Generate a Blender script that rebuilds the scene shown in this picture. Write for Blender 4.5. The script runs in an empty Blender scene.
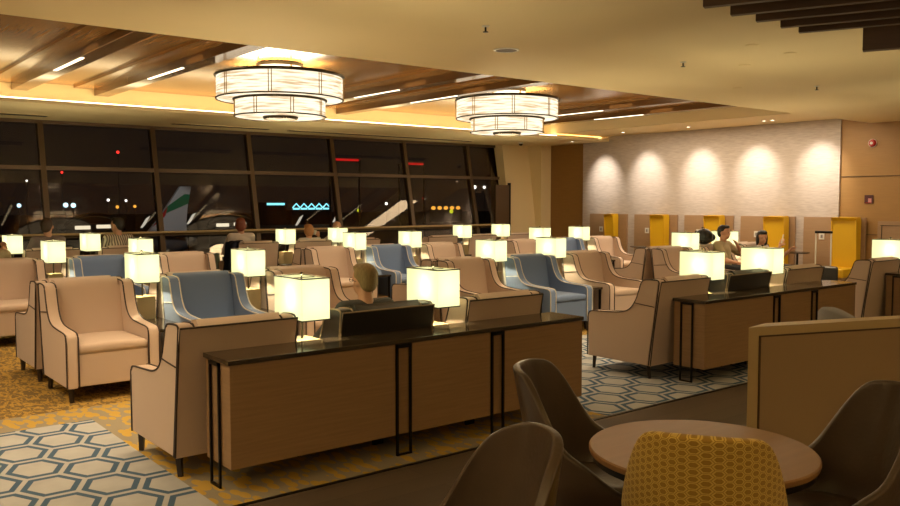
import bpy, bmesh, math, random
from mathutils import Vector, Matrix, Euler
random.seed(7)
C = bpy.context.scene.collection
S = bpy.context.scene
PI = math.pi

# ------------------------------------------------------------------ camera
cam_d = bpy.data.cameras.new('camera'); cam = bpy.data.objects.new('camera', cam_d); C.objects.link(cam)
cam_d.sensor_width = 36; cam_d.lens = 840/900*36; cam_d.clip_end = 800
YAW = math.radians(51.2); PITCH = math.atan(51.5/840)
cam.location = (0, 0, 1.65)
cam.rotation_euler = (PI/2 - PITCH, 0, YAW - PI/2)
S.camera = cam

# ------------------------------------------------------------------ world, exposure
W = bpy.data.worlds.new('night'); S.world = W; W.use_nodes = True
wb = W.node_tree.nodes['Background']; wb.inputs[0].default_value = (.030, .018, .012, 1); wb.inputs[1].default_value = .35
S.view_settings.view_transform = 'Standard'; S.view_settings.look = 'None'
S.view_settings.gamma = 1; S.view_settings.exposure = 0.58; S.view_settings.use_curve_mapping = False

CEIL = 3.05      # soffit height
RECESS = 3.42    # lacquered timber ceiling in the recess
WARM = (1.0, .74, .44)

def spot(name, loc, tgt, power, color, size=100, blend=.6, radius=.04):
    l = bpy.data.lights.new(name, 'SPOT'); l.energy = power; l.color = color; l.spot_size = math.radians(size); l.spot_blend = blend
    l.shadow_soft_size = radius
    o = bpy.data.objects.new(name, l); C.objects.link(o); o.location = loc
    o.rotation_euler = (Vector(tgt) - Vector(loc)).to_track_quat('-Z', 'Y').to_euler(); return o
def area(name, loc, sx, sy, power, color, rot=(0,0,0), spread=180):
    l = bpy.data.lights.new(name, 'AREA'); l.shape = 'RECTANGLE'; l.size = sx; l.size_y = sy; l.spread = math.radians(spread); l.energy = power; l.color = color
    o = bpy.data.objects.new(name, l); C.objects.link(o); o.location = loc; o.rotation_euler = rot; return o
# general fill: area lights added under the ceiling, without fixtures
area('aisle_fill', (0.1, 6.6, CEIL-.02), 1.4, 5.0, 62, WARM, spread=130)
area('aisle_fill', (5.6, 5.2, CEIL-.02), 1.0, 2.4, 10, WARM)
area('rear_fill', (-2.5, 1.0, CEIL-.02), 3.0, 3.0, 34, WARM)
area('rear_fill', (4.0, -2.0, CEIL-.02), 4.0, 1.5, 8, WARM)
for gx_ in (3.3, 7.8, 12.0):
    for gy_ in (6.35, 9.8): area('seat_fill', (gx_, gy_ if gy_ < 7 else 9.75, 3.0 if gy_ < 7 else 3.36), 3.0, .5, 26, WARM, spread=80)
area('booth_aisle_fill', (14.1, 9.5, 3.15), .6, 5.0, 78, (1, .80, .56))
area('booth_aisle_fill', (13.6, 4.0, CEIL-.02), 2.0, 2.0, 30, WARM)
def point(name, loc, power, color, radius):
    l = bpy.data.lights.new(name, 'POINT'); l.energy = power; l.color = color; l.shadow_soft_size = radius
    o = bpy.data.objects.new(name, l); C.objects.link(o); o.location = loc
for p in ((-2.2, .2, 1.9), (1.5, -3.2, 1.9), (5.5, -2.6, 1.9), (10.5, -.5, 1.9), (-3.0, 5.5, 1.9), (14.2, 2.0, 1.9)): point('rear_point_fill', p, 7, (1, .74, .40), .15)  # unseen point fills added around the lounge to lift the ceiling
# cove light along the far lip of the recess, washing up and back over the lacquered boards
area('cove_light', (6.2, 13.36, CEIL+.09), 19.0, .10, 34, (1, .74, .38), (math.radians(152), 0, 0))
area('chandelier_glow', (5.15, 9.9, 3.28), .9, .9, 36, (1, .80, .52), (PI, 0, 0))
area('chandelier_glow', (9.12, 9.9, 3.28), .9, .9, 36, (1, .80, .52), (PI, 0, 0))
for p in ((-1.5, .5, 1.9), (3.5, -2.2, 1.9), (9.0, 0.6, 1.9), (-2.5, 4.5, 1.9)): area('rear_up_fill', p, 1.2, 1.2, 50, (1, .76, .42), (PI, 0, 0))  # upward fills added out of view to brighten the near ceiling
for y in (13.2, 11.95, 10.55, 9.25, 7.95):
    spot('wall_washer', (14.45, y, 3.14 if y < 13 else 3.02), (15.33, y, 2.15), 105, (1, .88, .74), 58, 1.0, .05)

# ------------------------------------------------------------------ materials
def mat(name, base, rough=.6, metal=0, spec=.5, bump=None, var=None, coat=0, sheen=0):
    m = bpy.data.materials.new(name); m.use_nodes = True; nt = m.node_tree; b = nt.nodes['Principled BSDF']
    b.inputs['Base Color'].default_value = (*base, 1); b.inputs['Roughness'].default_value = rough
    b.inputs['Metallic'].default_value = metal; b.inputs['Specular IOR Level'].default_value = spec
    b.inputs['Coat Weight'].default_value = coat; b.inputs['Sheen Weight'].default_value = sheen
    tc = nt.nodes.new('ShaderNodeTexCoord')
    if var:   # (scale vector, amount)
        sc, amt = var
        mp = nt.nodes.new('ShaderNodeMapping'); mp.inputs['Scale'].default_value = sc
        n = nt.nodes.new('ShaderNodeTexNoise'); n.inputs['Scale'].default_value = 1; n.inputs['Detail'].default_value = 4
        nt.links.new(tc.outputs['Object'], mp.inputs[0]); nt.links.new(mp.outputs[0], n.inputs['Vector'])
        mx = nt.nodes.new('ShaderNodeMix'); mx.data_type = 'RGBA'
        mx.inputs['A'].default_value = (*[c*(1-amt) for c in base], 1); mx.inputs['B'].default_value = (*[min(1, c*(1+amt)) for c in base], 1)
        nt.links.new(n.outputs[0], mx.inputs['Factor']); nt.links.new(mx.outputs['Result'], b.inputs['Base Color'])
    if bump:  # (scale, strength)
        n = nt.nodes.new('ShaderNodeTexNoise'); n.inputs['Scale'].default_value = bump[0]; n.inputs['Detail'].default_value = 3
        bp = nt.nodes.new('ShaderNodeBump'); bp.inputs['Strength'].default_value = bump[1]; bp.inputs['Distance'].default_value = .01
        nt.links.new(tc.outputs['Object'], n.inputs['Vector']); nt.links.new(n.outputs[0], bp.inputs['Height']); nt.links.new(bp.outputs[0], b.inputs['Normal'])
    return m
def emit(name, col, st):
    m = bpy.data.materials.new(name); m.use_nodes = True; nt = m.node_tree; nt.nodes.clear()
    e = nt.nodes.new('ShaderNodeEmission'); e.inputs[0].default_value = (*col, 1); e.inputs[1].default_value = st
    o = nt.nodes.new('ShaderNodeOutputMaterial'); nt.links.new(e.outputs[0], o.inputs[0]); return m

def nodes_of(m): return m.node_tree.nodes, m.node_tree.links
def math_node(nt, op, a, b=None):
    n = nt.nodes.new('ShaderNodeMath'); n.operation = op
    for i, v in enumerate((a, b)):
        if v is None: continue
        if isinstance(v, (int, float)): n.inputs[i].default_value = v
        else: nt.links.new(v, n.inputs[i])
    return n.outputs[0]
def hex_metric(nt, X, Y, cx, hy):
    """distance from the nearest cell centre of a honeycomb, 1 on the cell edge"""
    def cell(ox, oy):
        px = math_node(nt, 'ABSOLUTE', math_node(nt, 'SUBTRACT', math_node(nt, 'FLOORED_MODULO', math_node(nt, 'ADD', X, ox), 2*cx), cx))
        py = math_node(nt, 'ABSOLUTE', math_node(nt, 'SUBTRACT', math_node(nt, 'FLOORED_MODULO', math_node(nt, 'ADD', Y, oy), hy), hy/2))
        a = math_node(nt, 'DIVIDE', py, hy/2)
        b = math_node(nt, 'ADD', math_node(nt, 'DIVIDE', px, cx*2/3*1.0), math_node(nt, 'DIVIDE', py, hy))
        b = math_node(nt, 'MULTIPLY', b, 1.0)
        return math_node(nt, 'MAXIMUM', a, b)
    return math_node(nt, 'MINIMUM', cell(0, 0), cell(cx, hy/2))

M = {}
M['beige'] = mat('beige_wool', (.55, .42, .335), .85, bump=(260, .25), sheen=.15)
M['blue'] = mat('slate_blue_wool', (.135, .20, .35), .85, bump=(260, .25), sheen=.15)
M['black'] = mat('black_leather', (.016, .015, .014), .38, bump=(90, .15))
M['pipe_dark'] = mat('dark_piping', (.035, .022, .018), .6)
M['pipe_light'] = mat('cream_piping', (.62, .58, .50), .7)
M['pipe_tan'] = mat('tan_piping', (.32, .24, .15), .6)
M['leg'] = mat('espresso_wood', (.020, .012, .009), .4)
M['oak'] = mat('straight_oak_veneer', (.30, .185, .095), .5, var=((3, 3, 60), .22))
M['glass_top'] = mat('bronze_stone_top', (.045, .032, .020), .12, spec=.7, var=((6, 6, 6), .3))
M['black_metal'] = mat('blackened_steel', (.012, .011, .010), .35, metal=.6)
M['brass'] = mat('aged_brass', (.45, .30, .12), .3, metal=1)
M['box'] = mat('khaki_lacquer', (.33, .26, .13), .4)
M['shade_rim'] = mat('bronze_rim', (.05, .04, .02), .4, metal=.5)
M['shade_in'] = emit('lit_diffuser', (1.0, .98, .82), 1.3)
M['crystal'] = emit('lit_crystal_rods', (1.0, .80, .52), 1.9)
nt = M['crystal'].node_tree; tc = nt.nodes.new('ShaderNodeTexCoord'); mp = nt.nodes.new('ShaderNodeMapping'); mp.inputs['Scale'].default_value = (3, 3, 45)
n = nt.nodes.new('ShaderNodeTexNoise'); n.inputs['Scale'].default_value = 1; n.inputs['Detail'].default_value = 3
cr = nt.nodes.new('ShaderNodeValToRGB'); cr.color_ramp.elements[0].color = (.52, .36, .20, 1); cr.color_ramp.elements[1].color = (1.0, .84, .60, 1); cr.color_ramp.elements[0].position = .36; cr.color_ramp.elements[1].position = .56
nt.links.new(tc.outputs['Object'], mp.inputs[0]); nt.links.new(mp.outputs[0], n.inputs['Vector']); nt.links.new(n.outputs[0], cr.inputs[0])
e_ = [q for q in nt.nodes if q.type == 'EMISSION'][0]; nt.links.new(cr.outputs[0], e_.inputs[0]); e_.inputs[1].default_value = 1.05
M['cream'] = mat('cream_paint', (.78, .64, .37), .75, var=((1.5, 1.5, 1.5), .04))
M['gold_wood'] = mat('lacquered_gold_timber', (.36, .185, .058), .16, spec=.6, var=((40, 1.2, 3), .18))
M['beam_wood'] = mat('lacquered_brown_timber', (.16, .082, .030), .14, spec=.6, var=((40, 1.2, 3), .2))
M['fin_wood'] = mat('walnut_fin', (.085, .045, .022), .5, var=((6, 6, 40), .25))
M['brown_wood'] = mat('brown_veneer', (.26, .135, .03), .45, var=((3, 3, 40), .14))
M['tan_wood'] = mat('tan_veneer', (.34, .19, .06), .5, var=((3, 3, 40), .12))
M['panel'] = mat('booth_panel_veneer', (.33, .21, .115), .5, var=((3, 3, 40), .12))
M['yellow'] = mat('mustard_vinyl', (.72, .44, .012), .45)
M['white_plastic'] = mat('white_plastic', (.7, .68, .62), .4)
M['mullion'] = mat('bronze_mullion', (.10, .060, .026), .4, metal=.3)
M['brown_leather'] = mat('taupe_leather', (.075, .052, .036), .30, bump=(60, .12), var=((8, 8, 8), .2))
M['table_wood'] = mat('oak_table_top', (.26, .135, .05), .38, var=((3, 40, 3), .18))
M['screen_frame'] = mat('screen_frame_laminate', (.50, .38, .20), .45)
M['screen_panel'] = mat('screen_panel_fabric', (.36, .25, .14), .85, bump=(300, .2))
M['red'] = mat('red_plastic', (.50, .015, .010), .3)
M['dark_slot'] = mat('dark_slot', (.03, .022, .015), .6)
M['skin'] = mat('skin', (.56, .30, .19), .55)
M['grey_fabric'] = mat('grey_fabric', (.22, .21, .21), .8)
M['downlight'] = emit('downlight_lens', (1, .90, .72), 6)
M['cove'] = emit('cove_strip', (1, .80, .45), 5)
M['streak'] = emit('glow_streak', (1, .86, .60), 2.6)

# grass-cloth feature wall
m = mat('woven_grasscloth', (.50, .42, .35), .7); nt = m.node_tree; b = nt.nodes['Principled BSDF']
tc = nt.nodes.new('ShaderNodeTexCoord'); mp = nt.nodes.new('ShaderNodeMapping'); mp.inputs['Scale'].default_value = (1, 3, 26)
n = nt.nodes.new('ShaderNodeTexNoise'); n.inputs['Scale'].default_value = 2.2; n.inputs['Detail'].default_value = 5
cr = nt.nodes.new('ShaderNodeValToRGB'); cr.color_ramp.elements[0].color = (.40, .34, .30, 1); cr.color_ramp.elements[1].color = (.52, .46, .41, 1)
cr.color_ramp.elements[0].position = .3; cr.color_ramp.elements[1].position = .7
nt.links.new(tc.outputs['Object'], mp.inputs[0]); nt.links.new(mp.outputs[0], n.inputs['Vector']); nt.links.new(n.outputs[0], cr.inputs[0]); nt.links.new(cr.outputs[0], b.inputs['Base Color'])
M['grass'] = m

# carpet: pale runner with blue hexagons, set in an ochre field; dark planks in front of the carpet edge
m = bpy.data.materials.new('patterned_carpet'); m.use_nodes = True; nt = m.node_tree; b = nt.nodes['Principled BSDF']; b.inputs['Roughness'].default_value = .95
b.inputs['Specular IOR Level'].default_value = .1
geo = nt.nodes.new('ShaderNodeNewGeometry'); sx = nt.nodes.new('ShaderNodeSeparateXYZ'); nt.links.new(geo.outputs['Position'], sx.inputs[0])
X, Y = sx.outputs[0], sx.outputs[1]
h = hex_metric(nt, math_node(nt, 'ADD', X, .20-.0), math_node(nt, 'ADD', Y, .07), .28, .39)
line = math_node(nt, 'MULTIPLY', math_node(nt, 'GREATER_THAN', h, .70), math_node(nt, 'LESS_THAN', h, .91))
def mixc(f, a, b_):
    mx = nt.nodes.new('ShaderNodeMix'); mx.data_type = 'RGBA'
    if isinstance(f, (int, float)): mx.inputs['Factor'].default_value = f
    else: nt.links.new(f, mx.inputs['Factor'])
    for k, v in (('A', a), ('B', b_)):
        if isinstance(v, tuple): mx.inputs[k].default_value = (*v, 1)
        else: nt.links.new(v, mx.inputs[k])
    return mx.outputs['Result']
def noise(scale, detail=3, vec=None, dist=0):
    n = nt.nodes.new('ShaderNodeTexNoise'); n.inputs['Scale'].default_value = scale; n.inputs['Detail'].default_value = detail; n.inputs['Distortion'].default_value = dist
    nt.links.new(vec or geo.outputs['Position'], n.inputs['Vector']); return n.outputs[0]
cloud = noise(5, 4)
pale = mixc(cloud, (.29, .295, .295), (.43, .435, .44))
hexc = mixc(line, pale, (.060, .105, .165))
# ochre field: leaf-like brush marks
vo = nt.nodes.new('ShaderNodeTexVoronoi'); vo.inputs['Scale'].default_value = 9
mpo = nt.nodes.new('ShaderNodeMapping'); mpo.inputs['Scale'].default_value = (1.9, .9, 1); mpo.inputs['Rotation'].default_value = (0, 0, .6)
nt.links.new(geo.outputs['Position'], mpo.inputs[0]); nt.links.new(mpo.outputs[0], vo.inputs['Vector'])
mark = math_node(nt, 'LESS_THAN', vo.outputs[0], .50)
leaf = math_node(nt, 'GREATER_THAN', noise(11, 2, mpo.outputs[0], 1.5), .50)
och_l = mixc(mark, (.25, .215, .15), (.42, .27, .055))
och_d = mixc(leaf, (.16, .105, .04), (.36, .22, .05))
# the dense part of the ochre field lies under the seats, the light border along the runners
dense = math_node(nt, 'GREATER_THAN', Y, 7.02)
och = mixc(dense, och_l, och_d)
def band(v, lo, hi): return math_node(nt, 'MULTIPLY', math_node(nt, 'GREATER_THAN', v, lo), math_node(nt, 'LESS_THAN', v, hi))
runA = math_node(nt, 'MULTIPLY', math_node(nt, 'LESS_THAN', X, 1.82), math_node(nt, 'LESS_THAN', Y, 6.60))
runB = math_node(nt, 'MULTIPLY', math_node(nt, 'GREATER_THAN', X, 4.95), math_node(nt, 'LESS_THAN', Y, 7.0))
runC = math_node(nt, 'MULTIPLY', math_node(nt, 'LESS_THAN', X, 1.5), math_node(nt, 'GREATER_THAN', Y, 8.6))
run = math_node(nt, 'MAXIMUM', math_node(nt, 'MAXIMUM', runA, runB), runC)
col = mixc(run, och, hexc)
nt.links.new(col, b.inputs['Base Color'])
bp = nt.nodes.new('ShaderNodeBump'); bp.inputs['Strength'].default_value = .4; bp.inputs['Distance'].default_value = .004
nt.links.new(noise(300, 2), bp.inputs['Height']); nt.links.new(bp.outputs[0], b.inputs['Normal'])
M['carpet'] = m

m = mat('dark_plank_floor', (.085, .062, .042), .42); nt = m.node_tree; b = nt.nodes['Principled BSDF']
br = nt.nodes.new('ShaderNodeTexBrick'); br.inputs['Color1'].default_value = (.095, .070, .048, 1); br.inputs['Color2'].default_value = (.060, .044, .030, 1); br.inputs['Mortar'].default_value = (.03, .022, .016, 1)
br.inputs['Scale'].default_value = 1; br.inputs['Brick Width'].default_value = 1.2; br.inputs['Row Height'].default_value = .18; br.inputs['Mortar Size'].default_value = .002
tc = nt.nodes.new('ShaderNodeTexCoord'); nt.links.new(tc.outputs['Object'], br.inputs['Vector']); nt.links.new(br.outputs[0], b.inputs['Base Color'])
M['plank'] = m

# mustard jacquard with honeycomb pattern (UV mapped)
m = mat('mustard_jacquard', (.5, .3, .05), .8, sheen=.2); nt = m.node_tree; b = nt.nodes['Principled BSDF']
uv = nt.nodes.new('ShaderNodeTexCoord'); sx = nt.nodes.new('ShaderNodeSeparateXYZ'); nt.links.new(uv.outputs['UV'], sx.inputs[0])
h = hex_metric(nt, sx.outputs[0], sx.outputs[1], .0255, .023)
geo = nt.nodes.new('ShaderNodeNewGeometry')
l1 = math_node(nt, 'MULTIPLY', math_node(nt, 'GREATER_THAN', h, .66), math_node(nt, 'LESS_THAN', h, .93))
c1 = mixc(l1, (.34, .20, .018), (.66, .47, .10))
dot = math_node(nt, 'LESS_THAN', h, .42)
c2 = mixc(dot, c1, (.36, .21, .03))
nt.links.new(c2, b.inputs['Base Color'])
M['jacquard'] = m

# window glass: thin pane, mostly see-through, mirror-like by Fresnel
m = bpy.data.materials.new('tinted_pane'); m.use_nodes = True; nt = m.node_tree; nt.nodes.clear()
tr = nt.nodes.new('ShaderNodeBsdfTransparent'); tr.inputs[0].default_value = (.80, .80, .80, 1)
gl = nt.nodes.new('ShaderNodeBsdfGlossy'); gl.inputs['Roughness'].default_value = .02; gl.inputs[0].default_value = (.62, .54, .44, 1)
fr = nt.nodes.new('ShaderNodeFresnel'); fr.inputs[0].default_value = 1.45
mx = nt.nodes.new('ShaderNodeMixShader'); o = nt.nodes.new('ShaderNodeOutputMaterial')
nt.links.new(fr.outputs[0], mx.inputs[0]); nt.links.new(tr.outputs[0], mx.inputs[1]); nt.links.new(gl.outputs[0], mx.inputs[2]); nt.links.new(mx.outputs[0], o.inputs[0])
M['glass'] = m

# ------------------------------------------------------------------ mesh helpers
def obj(name, bm, m, parent=None, loc=None, rot=None, smooth=False, angle=35):
    me = bpy.data.meshes.new(name); bmesh.ops.recalc_face_normals(bm, faces=bm.faces[:]); bm.to_mesh(me); bm.free()
    if smooth:
        for p in me.polygons: p.use_smooth = True
        me.set_sharp_from_angle(angle=math.radians(angle))
    ms = m if isinstance(m, (list, tuple)) else [m]
    for q in ms: me.materials.append(M[q] if isinstance(q, str) else q)
    o = bpy.data.objects.new(name, me); C.objects.link(o)
    if parent: o.parent = parent
    if loc: o.location = loc
    if rot: o.rotation_euler = rot
    return o
def tag(o, label=None, cat=None, group=None, kind=None):
    if label: o['label'] = label
    if cat: o['category'] = cat
    if group: o['group'] = group
    if kind: o['kind'] = kind
    return o
def thing(name, label, cat, loc=(0,0,0), rz=0, group=None):
    o = bpy.data.objects.new(name, None); C.objects.link(o); o.location = loc; o.rotation_euler = (0, 0, rz)
    o.empty_display_size = .1
    return tag(o, label, cat, group)
def struct(name, bm, m, parent=None, **k):
    o = obj(name, bm, m, parent, **k)
    if parent is None: o['kind'] = 'structure'
    return o
KIDS = {}
def copy_tree(o, parent=None):
    c = o.copy(); C.objects.link(c); c.parent = parent
    if parent is not None: c.matrix_parent_inverse = o.matrix_parent_inverse.copy()
    for ch in o.children: copy_tree(ch, c)
    return c
def dup(root, loc, rz, label, group=None):
    r = copy_tree(root); r.location = loc; r.rotation_euler = (0, 0, rz); r['label'] = label
    if group: r['group'] = group
    return r
def box(bm, x0, x1, y0, y1, z0, z1, bev=0, seg=2):
    r = bmesh.ops.create_cube(bm, size=1); vs = r['verts']
    for v in vs: v.co = Vector(((x0+x1)/2 + v.co.x*(x1-x0), (y0+y1)/2 + v.co.y*(y1-y0), (z0+z1)/2 + v.co.z*(z1-z0)))
    if bev:
        es = list({e for v in vs for e in v.link_edges})
        bmesh.ops.bevel(bm, geom=es, offset=bev, segments=seg, affect='EDGES', profile=.6)
    return bm
def BX(*a, **k): return box(bmesh.new(), *a, **k)
def cyl(bm, p0, p1, r0, r1=None, n=16, caps=True):
    r1 = r0 if r1 is None else r1; p0 = Vector(p0); p1 = Vector(p1); d = p1-p0
    q = d.to_track_quat('Z', 'Y').to_matrix()
    a = [bm.verts.new(p0 + q @ Vector((r0*math.cos(2*PI*i/n), r0*math.sin(2*PI*i/n), 0))) for i in range(n)]
    c = [bm.verts.new(p1 + q @ Vector((r1*math.cos(2*PI*i/n), r1*math.sin(2*PI*i/n), 0))) for i in range(n)]
    for i in range(n): bm.faces.new((a[i], a[(i+1)%n], c[(i+1)%n], c[i]))
    if caps: bm.faces.new(a[::-1]); bm.faces.new(c)
    return bm
def tube(bm, pts, r, n=8, closed=False):
    pts = [Vector(p) for p in pts]; N = len(pts); rings = []
    for i, p in enumerate(pts):
        a = pts[i-1] if (i > 0 or closed) else p; c = pts[(i+1) % N] if (i < N-1 or closed) else p
        d = (c-a); d = d.normalized() if d.length > 1e-9 else Vector((0,0,1))
        up = Vector((0,0,1)) if abs(d.z) < .9 else Vector((1,0,0))
        s = d.cross(up).normalized(); t = s.cross(d)
        rings.append([bm.verts.new(p + s*(r*math.cos(2*PI*k/n)) + t*(r*math.sin(2*PI*k/n))) for k in range(n)])
    for i in range(N if closed else N-1):
        A, B = rings[i], rings[(i+1) % N]
        for k in range(n): bm.faces.new((A[k], A[(k+1)%n], B[(k+1)%n], B[k]))
    if not closed: bm.faces.new(rings[0][::-1]); bm.faces.new(rings[-1])
    return bm
def lathe(bm, prof, n=32, c=(0,0,0), cap=True):
    rings = []
    for r, z in prof: rings.append([bm.verts.new((c[0]+r*math.cos(2*PI*i/n), c[1]+r*math.sin(2*PI*i/n), c[2]+z)) for i in range(n)])
    for A, B in zip(rings, rings[1:]):
        for i in range(n): bm.faces.new((A[i], A[(i+1)%n], B[(i+1)%n], B[i]))
    if cap: bm.faces.new(rings[0][::-1]); bm.faces.new(rings[-1])
    return bm
def ell(bm, c, r, rot=None, u=16, v=12):
    res = bmesh.ops.create_uvsphere(bm, u_segments=u, v_segments=v, radius=1)
    for w in res['verts']:
        p = Vector((w.co.x*r[0], w.co.y*r[1], w.co.z*r[2]))
        if rot: p = rot @ p
        w.co = p + Vector(c)
    return bm
def prism_x(bm, prof, x0, x1, bev=0, seg=2):
    """profile in (y, z) extruded along x, cap rim rounded"""
    a = [bm.verts.new((x0, y, z)) for y, z in prof]; c = [bm.verts.new((x1, y, z)) for y, z in prof]; n = len(prof)
    for i in range(n): bm.faces.new((a[i], a[(i+1)%n], c[(i+1)%n], c[i]))
    f0 = bm.faces.new(a[::-1]); f1 = bm.faces.new(c)
    if bev: bmesh.ops.bevel(bm, geom=list(f0.edges)+list(f1.edges), offset=bev, segments=seg, affect='EDGES')
    return bm
def spline(pts, n=6):
    out = []; P = [Vector((p[0], p[1], 0)) for p in pts]
    for i in range(len(P)-1):
        p0 = P[max(i-1, 0)]; p1 = P[i]; p2 = P[i+1]; p3 = P[min(i+2, len(P)-1)]
        for k in range(n):
            t = k/n
            q = .5*((2*p1) + (-p0+p2)*t + (2*p0-5*p1+4*p2-p3)*t*t + (-p0+3*p1-3*p2+p3)*t**3); out.append((q.x, q.y))
    out.append((P[-1].x, P[-1].y)); return out

# ------------------------------------------------------------------ room shell
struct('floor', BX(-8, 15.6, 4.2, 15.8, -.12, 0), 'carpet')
o = struct('floor_planks', BX(-8, 15.6, -6, 4.2, -.12, 0), 'plank'); o.name = 'floor.001'
struct('trim_1', BX(-8, 15.6, 4.185, 4.215, -.01, .004), 'black_metal')
struct('ceiling', BX(-8, 15.6, -6, 7.08, CEIL, CEIL+.1), 'cream')
struct('ceiling', BX(-8, 15.35, 13.1, 16.2, CEIL, CEIL+.05), 'cream')
struct('ceiling', BX(-8, 13.75, 7.08, 13.75, RECESS, RECESS+.1), 'gold_wood')
struct('ceiling', BX(13.75, 15.35, 7.08, 13.75, 3.17, 3.27), 'cream')
struct('trim_8', BX(13.74, 13.78, 7.08, 13.75, 3.17, RECESS), 'cream')
struct('trim_2', BX(-8, 13.75, 7.0, 7.08, CEIL+.1, RECESS), 'cream')
struct('trim_3', BX(-8, 13.75, 13.75, 13.83, CEIL+.05, RECESS), 'cream')
struct('trim_4', BX(-8, 13.75, 13.28, 13.31, CEIL+.051, CEIL+.085), 'cove')
struct('wall_right', BX(15.35, 15.6, 13.9, 15.8, 0, 3.2), 'brown_wood')
struct('wall_feature', BX(15.31, 15.6, 7.6, 13.9, 0, 3.3), 'grass')
struct('wall_timber', BX(15.35, 15.6, -6, 7.6, 0, 3.2), 'tan_wood')
bm = bmesh.new()
for z in (1.05, 2.1): box(bm, 15.335, 15.352, -2, 7.58, z, z+.008)
box(bm, 15.335, 15.352, 5.0, 5.01, 0, CEIL)
struct('trim_6', bm, 'dark_slot')
struct('wall_far', prism_x(bmesh.new(), [(15.05, .0), (15.5, CEIL), (15.95, CEIL), (15.95, .0)], 14.15, 15.0), 'cream')
struct('wall_column', BX(15.0, 15.35, 15.02, 15.8, 0, CEIL), 'cream')
struct('wall_left', BX(-8.2, -8, -6, 16.2, 0, 3.5), 'tan_wood')
struct('wall_back', BX(-8.2, 15.6, -6.2, -6, 0, 3.5), 'tan_wood')
# slanting window wall: rail at y 15.4 (z 1.0), head at y 15.8 (z 3.05)
def wy(z): return 15.4 + (z-1.05)*.2
MX = [-8.0, -6.0, -4.08, -2.16, -.24, 1.68, 3.62, 5.55, 7.47, 9.39, 11.31, 13.2, 14.15]
for i, (a, c) in enumerate(zip(MX, MX[1:])):
    bm = bmesh.new()
    pr = [(wy(-.1)-.05, -.1), (wy(3.05)-.05, 3.05), (wy(3.05)+.09, 3.05), (wy(-.1)+.09, -.1)]
    prism_x(bm, pr, a-.045, a+.045)
    for z, hgt, dep in ((1.02, .05, .10), (2.19, .07, .05), (.02, .1, .06), (2.99, .08, .05)):
        box(bm, a+.045, c-.045, wy(z)-dep, wy(z)+.06, z, z+hgt)
    w = struct('window_%d' % (i+1), bm, 'mullion')
    g = bmesh.new(); prism_x(g, [(wy(.1), .1), (wy(3.0), 3.0), (wy(3.0)+.012, 3.0), (wy(.1)+.012, .1)], a+.045, c-.045)
    obj('pane', g, 'glass', w)
struct('trim_7', prism_x(bmesh.new(), [(15.04, .0), (15.49, CEIL), (15.95, CEIL), (15.5, .0)], 14.11, 14.149), 'cream')
# guard rail in front of the glass
t = thing('guard_rail', 'slim bronze handrail running along the dark window wall', 'rail', (0, 15.2, 0))
obj('handrail', cyl(bmesh.new(), (-8, 0, 1.09), (14.1, 0, 1.09), .022, n=10), 'screen_frame', t, smooth=True)
for x in MX[1:]: obj('bracket', BX(x-.012, x+.012, 0, .14, 1.06, 1.075), 'mullion', t)
# dark panel door in the last bay
t = thing('service_screen', 'dark brown board standing in the last window bay by the cream wall', 'panel', (13.75, 15.1, 0))
obj('board', BX(-.22, .22, -.03, .03, .01, 2.05, bev=.006), 'mullion', t); obj('edge_strip', BX(.225, .26, -.04, .04, .01, 2.1), 'black_metal', t)

# linear air slots in the far soffit
for i, (x0, x1, lb) in enumerate(((1.2, 3.55, 'dark linear air slot in the soffit above the leftmost window bays'), (5.6, 7.5, 'dark linear air slot in the soffit behind the nearer chandelier'), (7.9, 12.6, 'long dark linear air slot in the soffit between the two chandeliers'))):
    t = thing('air_slot', lb, 'air vent', ((x0+x1)/2, 14.9, CEIL)); L = (x1-x0)/2
    obj('frame', BX(-L, L, -.09, .09, -.012, -.002), 'cream', t)
    bm = bmesh.new(); box(bm, -L+.02, L-.02, -.065, -.012, -.02, -.0125); box(bm, -L+.02, L-.02, .012, .065, -.02, -.0125); obj('slot', bm, 'dark_slot', t)

# battens of the lacquered ceiling: sloping board, dark cheek and slim emissive streaks set on it
bx = [-6.0, -4.9, -1.55, -.4, 2.78, 3.95, 7.2, 8.3, 11.7, 12.85]
for i, x in enumerate(bx):
    w = struct('trim_%d' % (20+i), BX(x, x+.22, 7.09, 13.74, RECESS-.13, RECESS-.001, bev=.006), 'beam_wood')
    obj('cheek', BX(x-.30, x-.002, 7.09, 13.74, RECESS-.035, RECESS-.001), 'gold_wood', w)
    obj('glow_streak', BX(x+.015, x+.055, 10.2, 11.4, RECESS-.136, RECESS-.1305), 'streak', w)
    obj('glow_streak', BX(x+.10, x+.19, 7.25, 8.15, RECESS-.136, RECESS-.1305), 'streak', w)

# dark walnut fins under the near ceiling
fd = Vector((.39, -.92, 0)).normalized(); fins = [(3.98, 2.75, 2.6), (4.27, 2.77, 2.8), (4.53, 2.77, 2.8), (4.80, 2.77, 2.8), (5.03, 2.78, 2.8), (5.79, 2.74, 2.4)]
fl = ['walnut ceiling fin at the left end of the cluster', 'second walnut ceiling fin from the left', 'third walnut ceiling fin from the left', 'fourth walnut ceiling fin from the left', 'walnut ceiling fin at the right end of the close-set ones', 'deep walnut ceiling fin standing apart at the right']
for (x, y, L), lb in zip(fins, fl):
    o = obj('ceiling_fin', BX(0, L, -.03 if x < 5.5 else -.05, .03 if x < 5.5 else .05, -.20 if x < 5.5 else -.24, -.001, bev=.004), 'fin_wood', loc=(x*1.138, y*1.138, CEIL-.005), rot=(0, 0, math.atan2(fd.y, fd.x)))
    tag(o, lb, 'ceiling fin', 'walnut fins on the near ceiling')
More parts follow.
